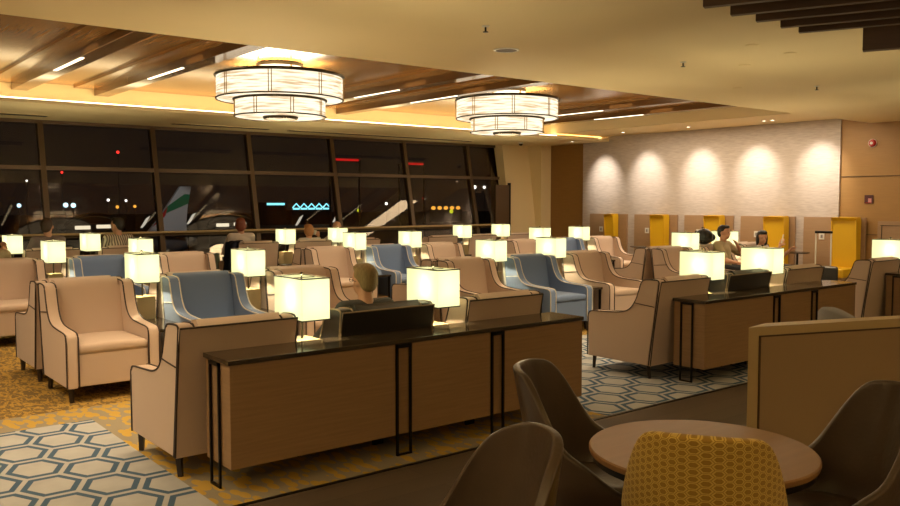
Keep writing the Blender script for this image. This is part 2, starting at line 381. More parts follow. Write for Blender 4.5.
def downlight(loc, label, grp, r=.05, lit=True, power=0):
    t = thing('downlight', label, 'ceiling light', loc, group=grp)
    obj('ring', lathe(bmesh.new(), [(r*.75, 0), (r*.75, -.008), (r, -.008), (r*1.08, 0)], 20), 'white_plastic', t, smooth=True)
    obj('lens', cyl(bmesh.new(), (0,0,0), (0,0,-.005), r*.72, n=20), 'downlight' if lit else 'cream', t)
    if power: l = spot('lamp', (loc[0], loc[1], loc[2]-.03), (loc[0], loc[1], 0), power, WARM, 110, .8, .05)
    return t
for y, w in ((13.6, 'at the far left end above the pale feature wall'), (12.1, 'second from the left above the pale feature wall'), (10.4, 'third from the left above the pale feature wall'), (8.72, 'left of the close pair above the right part of the feature wall'), (8.55, 'right of the close pair above the right part of the feature wall')):
    downlight((14.6, y, 3.17 if y < 13.1 else CEIL), 'small bright downlight ' + w, 'downlights above the feature wall', .05)
downlight((15.0, 5.75, CEIL), 'small bright downlight in the near ceiling at the right edge', None, .045)
downlight((6.05, 2.72, CEIL-.005), 'bright round downlight among the walnut fins at upper right', None, .07, True, 18)
for (x, y), lb in (((1.0, 5.2), 'a'), ((1.0, 8.8), 'b')):
    pass

def sprinkler(x, y, lb):
    t = thing('sprinkler', lb, 'sprinkler', (x, y, CEIL))
    obj('escutcheon', lathe(bmesh.new(), [(.032, 0), (.03, -.006), (.012, -.01)], 16), 'white_plastic', t, smooth=True)
    bm = cyl(bmesh.new(), (0,0,-.008), (0,0,-.045), .008, n=10); cyl(bm, (0,0,-.045), (0,0,-.05), .022, n=14); obj('nozzle', bm, 'black_metal', t)
sprinkler(4.49, 5.13, 'small sprinkler head in the cream ceiling above centre, nearest the left'); sprinkler(7.18, 5.19, 'small sprinkler head in the cream ceiling right of centre'); sprinkler(9.93, 5.24, 'small sprinkler head in the cream ceiling toward the right wall')
t = thing('ceiling_speaker', 'flush round ceiling speaker beside the leftmost sprinkler', 'speaker', (5.34, 5.81, CEIL))
obj('rim', lathe(bmesh.new(), [(.10, 0), (.10, -.008), (.115, -.008), (.12, 0)], 28), 'white_plastic', t, smooth=True); obj('grille', cyl(bmesh.new(), (0,0,0), (0,0,-.006), .098, n=28), 'grey_fabric', t)
for i, (x, y, lb) in enumerate(((6.89, 4.25, 'small flush ceiling disc nearest the walnut fins'), (7.83, 4.91, 'small flush ceiling disc in the middle of the cream ceiling'), (9.33, 5.95, 'small flush ceiling disc near the edge of the timber recess'), (7.54, 4.25, 'small flush ceiling disc at the right of its cluster'))):
    o = obj('ceiling_disc', lathe(bmesh.new(), [(.06, -.0005), (.06, -.006), (.045, -.01)], 20), 'cream', loc=(x, y, CEIL), smooth=True); tag(o, lb, 'ceiling cover')
t = thing('security_camera', 'tiny dark dome camera under the soffit near the cream column', 'camera', (13.9, 14.6, CEIL))
obj('dome', ell(bmesh.new(), (0,0,-.035), (.05,.05,.045)), 'black_metal', t, smooth=True); obj('collar', cyl(bmesh.new(), (0,0,0), (0,0,-.03), .06, n=20), 'white_plastic', t, smooth=True)

# ------------------------------------------------------------------ chandeliers
def tier(t, r, z1, z0, nseg, offs):
    obj('crystal_drum', lathe(bmesh.new(), [(r, z1), (r, z0), (r-.03, z0), (r-.03, z1)], 64, cap=False), 'crystal', t, smooth=True)
    for z in (z0, z1):
        bm = bmesh.new(); tube(bm, [((r+.006)*math.cos(2*PI*k/48), (r+.006)*math.sin(2*PI*k/48), z) for k in range(48)], .010 if z == z0 else .022, 6, True)
        obj('hoop', bm, 'shade_rim', t, smooth=True)
    for k in range(nseg):
        a = 2*PI*(k+offs)/nseg; bm = bmesh.new()
        for d in (-.018, .018): cyl(bm, ((r+.012)*math.cos(a+d/r), (r+.012)*math.sin(a+d/r), z0-.01), ((r+.012)*math.cos(a+d/r), (r+.012)*math.sin(a+d/r), z1), .006, n=6)
        obj('clip', bm, 'brass', t)
def chandelier(x, y, lb):
    t = thing('chandelier', lb, 'chandelier', (x, y, RECESS), group=None)
    obj('ceiling_plate', cyl(bmesh.new(), (0,0,-.01), (0,0,-.05), .30, n=40), 'shade_rim', t, smooth=True)
    bm = bmesh.new()
    for k in range(4): cyl(bm, (.3*math.cos(k*PI/2), .3*math.sin(k*PI/2), -.05), (.3*math.cos(k*PI/2), .3*math.sin(k*PI/2), -.2), .012, n=8)
    obj('hanger', bm, 'brass', t)
    tier(t, .80, -.17, -.46, 8, .2); tier(t, .575, -.465, -.68, 8, .7); tier(t, .20, -.682, -.705, 6, .3)
    obj('lower_diffuser', cyl(bmesh.new(), (0,0,-.66), (0,0,-.675), .55, n=48), 'crystal', t)
    obj('upper_diffuser', lathe(bmesh.new(), [(.77, -.45), (.77, -.455), (.585, -.455), (.585, -.45)], 48, cap=False), 'crystal', t)
    l = bpy.data.lights.new('lamp', 'POINT'); l.energy = 55; l.color = (1, .78, .48); l.shadow_soft_size = .25
    o = bpy.data.objects.new('lamp', l); C.objects.link(o); o.location = (x, y, 2.55)
chandelier(5.15, 9.9, 'two tiered crystal drum chandelier nearer the camera, on the left')
chandelier(9.12, 9.9, 'two tiered crystal drum chandelier farther away, right of the other one')

# ------------------------------------------------------------------ wingback armchair (faces +Y, local origin on the floor)
def smooth_profile():
    top = spline([(-.455, .905), (-.43, .93), (-.30, .925), (-.255, .90), (-.225, .82), (-.185, .72), (-.12, .64), (-.02, .60), (.14, .585), (.33, .575), (.385, .555), (.40, .51)], 4)
    return top
TOP = smooth_profile()
PROF = [(-.345, .125)] + TOP + [(.40, .125)]
def make_chair(fabric, pipe):
    t = thing('wingback_armchair', 'x', 'armchair')
    for s in (-1, 1):
        x0, x1 = (.285, .38) if s > 0 else (-.38, -.285)
        sp = obj('side_panel', prism_x(bmesh.new(), PROF, x0, x1, .012, 2), fabric, t, smooth=True, angle=40)
        bm = bmesh.new()
        for xx in (x0, x1): tube(bm, [(xx, y, z) for y, z in [(-.347, .13)] + [(p[0]+.0, p[1]) for p in TOP] + [(.402, .13)]], .0062, 6)
        tube(bm, [(x1+.002*s if s > 0 else x0-.002, -.405, .68), (x1+.002 if s > 0 else x0-.002, -.175, .70)], .0045, 6)
        obj('piping', bm, pipe, sp, smooth=True)
    bk = spline([(-.372, .13), (-.40, .40), (-.45, .75), (-.478, .915)], 3); bi = spline([(-.43, .955), (-.37, .94), (-.335, .88), (-.30, .66), (-.255, .44)], 3)
    b = obj('backrest', prism_x(bmesh.new(), [(-.30, .13)] + [(y+.001, z) for y, z in bk] + bi, -.284, .284, .02, 3), fabric, t, smooth=True, angle=50)
    bm = bmesh.new(); prism_x(bm, [(-.348, .125), (-.368, .125), (-.405, .45), (-.455, .78), (-.482, .915), (-.458, .915), (-.43, .75), (-.38, .42)], -.38, .38, .004, 1)
    op = obj('outer_back', bm, fabric, t)
    bm = bmesh.new(); tube(bm, [(-.381, -.369, .13), (-.381, -.406, .45), (-.381, -.456, .78), (-.381, -.483, .915), (.381, -.483, .915), (.381, -.456, .78), (.381, -.406, .45), (.381, -.369, .13)], .006, 6)
    obj('piping', bm, pipe, op, smooth=True)
    bm = bmesh.new(); r = bmesh.ops.create_grid(bm, x_segments=8, y_segments=8, size=1)
    bmesh.ops.delete(bm, geom=bm.verts[:], context='VERTS')
    box(bm, -.283, .283, -.26, .395, .40, .47, bev=.028, seg=3)
    bmesh.ops.subdivide_edges(bm, edges=[e for e in bm.edges if e.calc_length() > .3], cuts=5, use_grid_fill=True)
    for v in bm.verts:
        if v.co.z > .45: v.co.z += .022*max(0, 1-(v.co.x/.29)**2)*max(0, 1-((v.co.y-.07)/.36)**4)
    c = obj('seat_cushion', bm, fabric, t, smooth=True, angle=60)
    obj('seat_base', BX(-.283, .283, -.25, .385, .13, .40, bev=.008), fabric, t)
    for sx_ in (-1, 1):
        for yy in (-.31, .345):
            obj('leg', cyl(bmesh.new(), (sx_*.335, yy, .128), (sx_*.335, yy+(.012 if yy > 0 else -.02), .0), .026, .018, n=4), 'leg', t)
    return t
proto = {'beige': make_chair('beige', 'pipe_dark'), 'blue': make_chair('blue', 'pipe_light'), 'black': make_chair('black', 'pipe_tan')}
used = set()
def chair(kind, x, y, face, label, group):
    rz = 0 if face > 0 else PI
    if kind not in used:
        used.add(kind); o = proto[kind]; o.location = (x, y, 0); o.rotation_euler = (0, 0, rz); o['label'] = label; o['group'] = group; return o
    return dup(proto[kind], (x, y, 0), rz, label, group)
GX = [1.80, 6.27, 10.42]; PX = 1.095
def cx(g, i): return GX[g] + .38 + PX*i
grp_name = ['left', 'middle', 'right']
pos = ['first', 'second', 'third']
R0 = 4.84+.368      # row facing the windows behind the counters
R1 = 8.08-.485      # facing the camera side, back to back with R2
R2 = 8.13+.485
R3 = 11.36-.485
R4 = 11.41+.485
R5 = 13.72+.40
P = 'backs of the armchairs along the wood counters'
chair('beige', cx(0,0), R0, 1, 'tan wingback armchair with its back to us at the left end of the nearest counter', P)
chair('black', cx(0,1), R0, 1, 'black leather wingback armchair in which the grey-haired person sits', P)
chair('beige', cx(0,2), R0, 1, 'tan wingback armchair with its back to us at the right end of the nearest counter', P)
chair('beige', cx(1,0), R0, 1, 'brown-tan wingback armchair in side view at the left end of the farther counter', P)
chair('black', cx(1,1), R0, 1, 'black wingback armchair backing onto the farther counter between its two lamps', P)
chair('beige', cx(1,2), R0, 1, 'tan wingback armchair behind the right end of the farther counter', P)
chair('beige', cx(2,0), R0, 1, 'brown-tan wingback armchair at the right edge of the picture beside a lit lamp', P)
G1 = 'armchairs facing the wood counters'
lab1 = [['beige wingback armchair with dark piping, whole front visible, at the left by the hexagon carpet', 'slate-blue wingback armchair with white piping right of the large beige one at left', 'beige wingback armchair behind the grey-haired person, left of the near aisle'],
        ['pinkish beige wingback armchair behind the second lamp on the nearest counter', 'large slate-blue wingback armchair in the centre, arm and seat in view by the aisle', 'beige wingback armchair right of the large central blue one'],
        ['cream wingback armchair seen from the side, back to back with another, left of the backpack', 'beige wingback armchair in which the person in tan sits', 'beige wingback armchair in which the person with a phone reclines']]
for g in range(3):
    for i, k in enumerate(('beige', 'blue' if g < 2 else 'beige', 'beige')): chair(k, cx(g,i), R1, -1, lab1[g][i], G1)
G2 = 'armchairs back to back with the second row'
lab2 = [['tan wingback armchair facing the windows directly behind the large beige one at left', 'slate-blue wingback armchair facing the windows behind the blue one left of centre', 'tan wingback armchair facing the windows, third in the left block'],
        ['tan wingback armchair facing the windows, behind the pinkish beige one', 'tan wingback armchair facing the windows, behind the large central blue one', 'tan wingback armchair facing the windows, behind the beige one right of the central blue'],
        ['tan wingback armchair in side view facing left, back to back with the cream one', 'tan wingback armchair facing the windows, behind the seated person in tan', 'tan wingback armchair facing the windows, behind the reclining person']]
for g in range(3):
    for i, k in enumerate(('beige', 'beige', 'beige')): chair(k, cx(g,i), R2, 1, lab2[g][i], G2)
G3 = 'armchairs of the fourth row facing the camera'
lab3 = [['beige wingback armchair cut by the left edge, below the raised hand', 'slate-blue wingback armchair at left, below the person in the grey-purple shirt', 'beige wingback armchair behind the round-cornered lamp, left of the navy coat'],
        ['beige wingback armchair left of the small square lamp, in front of the bald person', 'slate-blue wingback armchair just above the grey-haired person', 'pale beige wingback armchair just left of the lamp at picture centre'],
        ['beige wingback armchair in the far block, left of the far blue one', 'small slate-blue wingback armchair in the far block beneath the last lamp', 'pale beige wingback armchair at the end of the far row near the booths']]
for g in range(3):
    for i, k in enumerate(('beige', 'blue', 'beige')): chair(k, cx(g,i), R3, -1, lab3[g][i], G3)
G4 = 'armchairs of the fifth row facing the windows'
for g in range(3):
    for i in range(3): chair('beige', cx(g,i), R4, 1, 'tan wingback armchair facing the windows in the fifth row, %s seat of the %s block' % (pos[i], grp_name[g]), G4)
G5 = 'armchairs nearest the windows'
lab5 = [['brown wingback armchair by the window at the far left edge', 'brown wingback armchair in which the person in the grey-purple shirt sits', 'brown wingback armchair in which the person in the striped shirt sits'],
        ['brown wingback armchair by the window with the navy coat over it', 'brown wingback armchair by the window in front of the person with light brown hair', 'brown wingback armchair by the window just behind the bald person'],
        ['brown wingback armchair by the window left of the black-haired person', 'brown wingback armchair by the window in which the black-haired person sits', 'last brown wingback armchair by the window near the cream column']]
for g in range(3):
    for i in range(3): chair('beige', cx(g,i), R5, 1, lab5[g][i], G5)

# ------------------------------------------------------------------ lamps
def shade_material():
    """linen: glows by itself a little and lets the bulb's light through"""
    m = bpy.data.materials.new('linen_shade'); m.use_nodes = True; nt = m.node_tree; nt.nodes.clear()
    e = nt.nodes.new('ShaderNodeEmission'); e.inputs[0].default_value = (1.0, .98, .46, 1); e.inputs[1].default_value = .66
    tl = nt.nodes.new('ShaderNodeBsdfTranslucent'); tl.inputs[0].default_value = (.026, .026, .022, 1)
    ad = nt.nodes.new('ShaderNodeAddShader'); o = nt.nodes.new('ShaderNodeOutputMaterial')
    nt.links.new(e.outputs[0], ad.inputs[0]); nt.links.new(tl.outputs[0], ad.inputs[1]); nt.links.new(ad.outputs[0], o.inputs[0]); return m
M['shade'] = shade_material()
def make_lamp():
    t = thing('table_lamp', 'x', 'lamp')
    obj('base', BX(-.085, .085, -.11, .11, 0, .215, bev=.003), 'box', t)
    obj('pole', cyl(bmesh.new(), (0,0,.215), (0,0,.62), .008, n=10), 'shade_rim', t, smooth=True)
    bm = bmesh.new(); z0, z1, a, b2 = .355, .625, .10, .19
    lo = [bm.verts.new((x, y, z0)) for x, y in ((-a,-b2), (a,-b2), (a,b2), (-a,b2))]; hi = [bm.verts.new((x, y, z1)) for x, y in ((-a,-b2), (a,-b2), (a,b2), (-a,b2))]
    for k in range(4): bm.faces.new((lo[k], lo[(k+1)%4], hi[(k+1)%4], hi[k]))
    sh = obj('lamp_shade', bm, 'shade', t)
    for z in (z0, z1):
        bm = bmesh.new(); e = .004; O = [(-a-e,-b2-e), (a+e,-b2-e), (a+e,b2+e), (-a-e,b2+e)]; I = [(-a+e,-b2+e), (a-e,-b2+e), (a-e,b2-e), (-a+e,b2-e)]
        V = [[bm.verts.new((x, y, z+dz)) for x, y in P_] for P_, dz in ((O, -.004), (O, .004), (I, .004), (I, -.004))]
        for j in range(4):
            A, B = V[j], V[(j+1)%4]
            for k in range(4): bm.faces.new((A[k], A[(k+1)%4], B[(k+1)%4], B[k]))
        obj('rim', bm, 'shade_rim', sh)
    bm = bmesh.new(); box(bm, -a+.004, a-.004, -.003, .003, z1-.008, z1-.002); obj('spider', bm, 'shade_rim', sh)
    bm = cyl(bmesh.new(), (0,0,z1-.01), (0,0,z1+.015), .004, n=6); ell(bm, (0,0,z1+.020), (.012,.012,.012), u=10, v=8); obj('finial', bm, 'shade_rim', t)
    return t
lampP = make_lamp(); lamp_n = [0]
LG = 'table lamps between the armchairs'
bulb_l = bpy.data.lights.new('bulb', 'POINT'); bulb_l.energy = 24; bulb_l.color = (1, .84, .50); bulb_l.shadow_soft_size = .03
def lamp(x, y, label, z=.53):
    if lamp_n[0] == 0: lampP.location = (x, y, z); lampP['label'] = label; lampP['group'] = LG
    else: dup(lampP, (x, y, z), 0, label, LG)
    lamp_n[0] += 1
    o = bpy.data.objects.new('bulb', bulb_l); C.objects.link(o); o.location = (x, y-.03, z+.50)
def gx(g, i): return GX[g] + .76 + (PX-.76)/2 + PX*i

# side tables ---------------------------------------------------------------
def make_side(h):
    t = thing('side_table', 'x', 'side table')
    obj('table_top', BX(-.155, .155, -h, h, .50, .529, bev=.004), 'glass_top', t)
    for s in (-1, 1):
        for yy in (-h+.03, h-.03): obj('leg', BX(s*.135-.012, s*.135+.012, yy-.012, yy+.012, 0, .50), 'black_metal', t)
    obj('shelf', BX(-.145, .145, -h+.05, h-.05, .18, .20), 'oak', t)
    return t
sides = {}
def side(x, y, h, lb):
    if h not in sides: sides[h] = o = make_side(h); o.location = (x, y, 0); o['label'] = lb; o['group'] = 'side tables between the armchairs'
    else: dup(sides[h], (x, y, 0), 0, lb, 'side tables between the armchairs')

rowname = {0: 'behind the wood counter', 1: 'between the two middle armchair rows', 3: 'between the two far armchair rows', 5: 'in the row nearest the window'}
lampl = {(0,0,0): 'large lit rectangular table lamp behind the nearest counter, left of the grey-haired person', (0,0,1): 'large lit rectangular table lamp behind the nearest counter, right of the grey-haired person',
 (0,1,0): 'lit rectangular table lamp behind the farther counter, below the black backpack', (0,1,1): 'lit rectangular table lamp behind the farther counter, in front of the reclining person', (0,2,0): 'lit table lamp cut by the right edge of the picture',
 (1,0,0): 'lit table lamp between the large beige and the slate-blue armchairs at left', (1,0,1): 'lit table lamp right of the left slate-blue armchair, below the navy coat',
 (1,1,0): 'lit table lamp left of the large central slate-blue armchair', (1,1,1): 'lit table lamp right of the large central slate-blue armchair', (1,2,0): 'lit table lamp directly left of the black backpack', (1,2,1): 'lit table lamp behind the face of the person in tan',
 (3,0,0): 'lit table lamp at left, below the person in the grey-purple shirt', (3,0,1): 'lit table lamp at left just below the striped shirt and above another lamp', (3,1,0): 'lit table lamp in front of the bald person, the nearer of the touching pair', (3,1,1): 'lit table lamp right of the slate-blue armchair above the grey-haired person',
 (3,2,0): 'lit table lamp left of the small far slate-blue armchair', (3,2,1): 'lit table lamp at the right of the small far slate-blue armchair',
 (5,0,0): 'lit table lamp cut by the left edge next to the raised hand', (5,0,1): 'small lit table lamp by the window between two seated people at left', (5,1,0): 'small lit table lamp by the window right of the red-haired person', (5,1,1): 'small lit table lamp by the window beneath the bald head',
 (5,2,0): 'small lit table lamp by the window next to the black-haired person', (5,2,1): 'rightmost small lit table lamp of the window row'}
for (r, g, i), lb in lampl.items():
    x = gx(g, i)
    y = {0: 4.92, 1: 8.105, 3: 11.385, 5: 13.70}[r]
    if r == 0: x -= .03
    lamp(x, y, lb)
    if r in (1, 3): side(gx(g,i), y, .80, 'dark-topped side table %s, %s gap of the %s block' % (rowname[r], pos[i], grp_name[g]))
    else: side(gx(g,i), y+.27 if r == 5 else 5.16, .40, 'dark-topped side table %s, %s gap of the %s block' % (rowname[r], pos[i], grp_name[g]))

# long counters -------------------------------------------------------------
def counter(x0, x1, y0, y1, label, frames):
    L = x1-x0; D = y1-y0; t = thing('console_counter', label, 'counter', (x0, y0, 0), group=None)
    obj('top', BX(-.008, L+.005, -.008, D, .732, .76, bev=.003), 'glass_top', t)
    cuts = [0] + [c for f in frames for c in (f, f+.12)] + [L]
    for k in range(0, len(cuts), 2): obj('cabinet_body', BX(cuts[k]+.004, cuts[k+1]-.004, 0, D-.01, .135, .73, bev=.003), 'oak', t)
    for f in frames: obj('filler_panel', BX(f+.012, f+.108, .01, D-.02, .135, .73), 'oak', t)
    for f in frames:
        bm = bmesh.new()
        for xx in (f, f+.105):
            box(bm, xx, xx+.014, -.012, .004, 0, .73)
        box(bm, f, f+.119, -.012, .004, .705, .73); box(bm, f, f+.119, -.012, .004, 0, .014)
        obj('frame_leg', bm, 'black_metal', t)
        bm = bmesh.new(); box(bm, f+.02, f+.10, D-.05, D-.03, 0, .134); obj('rear_leg', bm, 'black_metal', t)
    for xx in (-.014, L-.002):
        bm = bmesh.new()
        for yy in (.12, .24): box(bm, xx, xx+.014, yy, yy+.014, 0, .73)
        box(bm, xx, xx+.014, .12, .254, 0, .014); box(bm, xx, xx+.014, .12, .254, .71, .73)
        obj('frame_leg', bm, 'black_metal', t)
    return t
counter(1.95, 4.86, 4.40, 4.745, 'long oak counter with bronze top nearest the camera, two lamps on it', (1.14, 1.96))
counter(6.47, 9.30, 4.40, 4.745, 'long oak counter with bronze top farther right, behind the pale screen', (1.14, 1.87))
counter(10.8, 13.6, 4.40, 4.745, 'oak counter cut by the right edge of the picture', (1.14, 1.9))

# ------------------------------------------------------------------ booths along the feature wall
pan = [(13.62, 12.50, 12.99, 12.72), (12.28, 11.12, 11.68, 11.30), (10.93, 9.76, 10.30, 9.92), (9.58, 8.42, 8.95, 8.52), (8.24, 7.08, 7.60, 7.14)]
bl = ['leftmost, farthest from the camera', 'second from the left', 'third from the left', 'fourth from the left', 'rightmost, beside the suitcase handle']
for (y1, y0, c1, c0), w in zip(pan, bl):
    t = thing('booth_screen', 'brown veneer booth panel on the pale wall, ' + w, 'panel', (15.31, (y0+y1)/2, 0), group='booth panels along the feature wall'); h = (y1-y0)/2
    obj('board', BX(-.055, -.004, -h, h, .01, 1.36, bev=.004), 'panel', t)
    s = obj('socket_plate', BX(-.066, -.0555, h-.42, h-.31, .94, 1.06, bev=.003), 'white_plastic', t); obj('socket', BX(-.070, -.0665, h-.385, h-.345, .97, 1.03), 'grey_fabric', s)
    yc = (c0+c1)/2; yw = (c1-c0)/2
    t = thing('booth_chair', 'mustard yellow high-backed booth chair, ' + w, 'chair', (15.25, yc, 0), group='yellow high-backed seats along the feature wall')
    bm = bmesh.new(); pr = [(-.16, .40), (-.20, 1.30), (-.26, 1.36), (-.02, 1.37), (-.005, 1.30), (-.005, .12), (-.16, .12)]
    a = [bm.verts.new((x, -yw, z)) for x, z in pr]; c = [bm.verts.new((x, yw, z)) for x, z in pr]
    for k in range(len(pr)): bm.faces.new((a[k], a[(k+1)%len(pr)], c[(k+1)%len(pr)], c[k]))
    f0 = bm.faces.new(a[::-1]); f1 = bm.faces.new(c); bmesh.ops.bevel(bm, geom=list(f0.edges)+list(f1.edges), offset=.018, segments=2, affect='EDGES')
    obj('backrest', bm, 'yellow', t, smooth=True, angle=40)
    obj('seat', BX(-.66, -.165, -yw, yw, .30, .46, bev=.03, seg=3), 'yellow', t, smooth=True, angle=50)
    obj('seat_base', BX(-.64, -.165, -yw+.01, yw-.01, .10, .30), 'panel', t)
    for a_ in (-.6, -.06):
        for b_ in (-yw+.04, yw-.04): obj('leg', cyl(bmesh.new(), (a_, b_, .12 if a_ > -.1 else .10), (a_, b_, 0), .02, n=8), 'leg', t)
for x, y, w in ((14.0, 11.1, 'left, near the second booth seat'), (14.65, 8.02, 'right, under the suitcase handle')):
    t = thing('pedestal_table', 'small dark round pedestal table at the ' + w, 'table', (x, y, 0), group='small tables before the booths')
    obj('table_top', lathe(bmesh.new(), [(.20, .70), (.215, .705), (.215, .72), (.20, .725)], 32), 'glass_top', t, smooth=True)
    obj('stem', cyl(bmesh.new(), (0,0,.012), (0,0,.70), .02, n=12), 'black_metal', t, smooth=True); obj('base', lathe(bmesh.new(), [(.17, 0), (.17, .008), (.03, .02)], 28), 'black_metal', t, smooth=True)
# alarm and sign on the timber wall
t = thing('fire_alarm', 'round red fire alarm sounder high on the timber wall', 'alarm', (15.345, 7.03, 2.69), 0)
obj('back_box', cyl(bmesh.new(), (-.001,0,0), (-.02,0,0), .075, n=24), 'white_plastic', t, smooth=True); obj('dome', cyl(bmesh.new(), (-.02,0,0), (-.06,0,0), .068, .05, n=24), 'red', t, smooth=True); obj('lens', cyl(bmesh.new(), (-.06,0,0), (-.068,0,0), .025, n=16), 'white_plastic', t)
t = thing('wall_sign', 'small square dark red sign on the timber wall under the fire alarm', 'sign', (15.345, 7.07, 1.69), 0)
obj('plate', BX(-.012, -.001, -.075, .075, -.075, .075), mat('maroon_sign', (.06, .008, .012), .4), t); obj('pictogram', BX(-.014, -.0125, -.05, .01, -.055, .015), mat('pink_mark', (.55, .25, .25), .5), t); obj('stripe', BX(-.014, -.0125, -.055, .055, -.068, -.058), 'red', t)
t = thing('wall_cabinet', 'flat brown joinery panel on the timber wall behind the right-hand lamp', 'panel', (15.34, 5.9, 0))
obj('board', BX(-.05, -.002, -1.0, .98, .01, 1.30, bev=.004), 'panel', t)
bm = bmesh.new(); box(bm, -.056, -.051, -.95, .93, 1.22, 1.23); box(bm, -.056, -.051, .90, .91, .05, 1.22); obj('groove', bm, 'dark_slot', t)

# ------------------------------------------------------------------ foreground: screen, tables, tub chairs
pd = Vector((.942, -.336, 0)); t = thing('low_screen', 'low pale framed screen standing behind the round table at right', 'screen', (3.905, 2.392, 0), math.atan2(pd.y, pd.x))
bm = bmesh.new(); q = [(0, 0), (2.6, 0), (2.6, .10), (.19, .10)]
a_ = [bm.verts.new((x, y, 0)) for x, y in q]; c_ = [bm.verts.new((x, y, 1.0)) for x, y in q]
for k in range(4): bm.faces.new((a_[k], a_[(k+1)%4], c_[(k+1)%4], c_[k]))
bm.faces.new(a_[::-1]); bm.faces.new(c_); obj('frame', bm, 'screen_frame', t)
obj('panel', BX(.075, 2.55, -.006, -.0005, .05, .945), 'screen_panel', t)
bm = bmesh.new(); box(bm, .066, .074, -.008, .0, .04, .953); box(bm, .066, 2.56, -.008, .0, .946, .954); obj('bead', bm, 'fin_wood', t)

def round_table(x, y, lb):
    t = thing('round_table', lb, 'table', (x, y, 0))
    obj('table_top', lathe(bmesh.new(), [(.385, .722), (.402, .726), (.405, .736), (.405, .745), (.400, .75)], 72), 'table_wood', t, smooth=True)
    obj('edge_band', lathe(bmesh.new(), [(.385, .700), (.392, .700), (.392, .722), (.385, .722)], 64), 'black_metal', t, smooth=True)
    obj('pedestal', lathe(bmesh.new(), [(.05, .02), (.035, .06), (.035, .66), (.06, .699)], 24), 'black_metal', t, smooth=True)
    obj('foot', lathe(bmesh.new(), [(.25, 0), (.25, .008), (.05, .02)], 40), 'black_metal', t, smooth=True)
    return t
round_table(2.61, 1.78, 'round oak table with three upholstered chairs around it at lower right')
round_table(1.29-.27, 2.12-.335, 'round oak table of which only the far edge shows at the bottom')

def shell_chair(name, fabric, label, x, y, rz, group=None, crown=.015):
    """one upholstered tub: high leaning back falling in one sweep to low arms. faces +Y"""
    t = thing(name, label, 'chair', (x, y, 0), rz, group)
    K, N = 36, 10; bm = bmesh.new(); uvl = bm.loops.layers.uv.new(); info = {}; grid = []
    def sm(e0, e1, v): q = max(0, min(1, (v-e0)/(e1-e0))); return q*q*(3-2*q)
    for k in range(K+1):
        a = (-1 + 2*k/K)*118; r = math.radians(abs(a)); sg = 1 if a >= 0 else -1
        h = .96 - crown*min(1, abs(a)/40)**2 - .30*sm(38, 84, abs(a)) - .14*sm(80, 118, abs(a))
        bx_ = sg*.235*abs(math.sin(r))**.80; by_ = -.22*math.copysign(abs(math.cos(r))**.85, math.cos(r))
        if abs(a) > 90: bx_ = sg*.235; by_ = .22*math.sin(math.radians(abs(a)-90))*1.9
        col = []
        for i in range(N+1):
            q = i/N; z = .40 + (h-.40)*q; tt = (z-.40)/.585
            w = 1 - .22*(1-min(1, tt*5))   # tucks in under the seat
            ox = sg*.02*math.sin(min(1, tt*1.6)*PI/2)*abs(math.sin(r)); ox -= sg*.018*tt**3*abs(math.sin(r))
            oy = -.13*tt*max(0, math.cos(r))
            v = bm.verts.new((bx_*w+ox, by_*w+oy, z)); col.append(v); info[v] = (k/K*1.06, z)
        grid.append(col)
    for k in range(K):
        for i in range(N):
            f = bm.faces.new((grid[k][i], grid[k+1][i], grid[k+1][i+1], grid[k][i+1]))
            for lp in f.loops: lp[uvl].uv = info[lp.vert]
    bmesh.ops.recalc_face_normals(bm, faces=bm.faces[:])
    me = bpy.data.meshes.new('shell'); bm.to_mesh(me); bm.free(); me.materials.append(M[fabric])
    for p_ in me.polygons: p_.use_smooth = True
    o = bpy.data.objects.new('shell', me); C.objects.link(o); o.parent = t
    so = o.modifiers.new('thick', 'SOLIDIFY'); so.thickness = .034; so.offset = 0
    bv = o.modifiers.new('round', 'BEVEL'); bv.width = .012; bv.segments = 3; bv.limit_method = 'ANGLE'; bv.angle_limit = math.radians(50)
    ss = o.modifiers.new('smooth', 'SUBSURF'); ss.levels = 1; ss.render_levels = 1
    bm = bmesh.new(); lathe(bm, [(.12, .40), (.20, .41), (.212, .44), (.212, .48), (.19, .505), (.12, .512)], 36)
    for v in bm.verts: v.co.y = v.co.y*1.12 + .04
    obj('seat_pad', bm, 'brown_leather', t, smooth=True, angle=60)
    for sx_ in (-1, 1):
        for yy, ye in ((.15, .22), (-.10, -.20)): obj('leg', cyl(bmesh.new(), (sx_*.12, yy, .405), (sx_*.20, ye, 0), .014, .010, n=10), 'leg', t, smooth=True)
    return t
TG = 'upholstered shell chairs around the round table'
def at_back(bx_, by_, deg):
    a = math.radians(deg); return bx_ + .34*math.cos(a), by_ + .34*math.sin(a), a - PI/2
x, y, r = at_back(2.11, 1.43, 34); shell_chair('shell_chair', 'jacquard', 'mustard yellow honeycomb-patterned shell chair with its back to the camera', x, y, r, TG)
x, y, r = at_back(2.49, 2.61, -62); shell_chair('shell_chair', 'brown_leather', 'dark brown leather shell chair beyond the round table, next to the counter', x, y, r, TG)
x, y, r = at_back(1.83, 1.81, 168); shell_chair('shell_chair', 'brown_leather', 'dark brown leather shell chair at the bottom centre, its rounded back toward us', x, y, r, None, .05)
x, y, r = at_back(3.32, 1.34, 146); shell_chair('shell_chair', 'brown_leather', 'dark brown leather shell chair cut by the right edge, in front of the screen', x, y, r, TG)
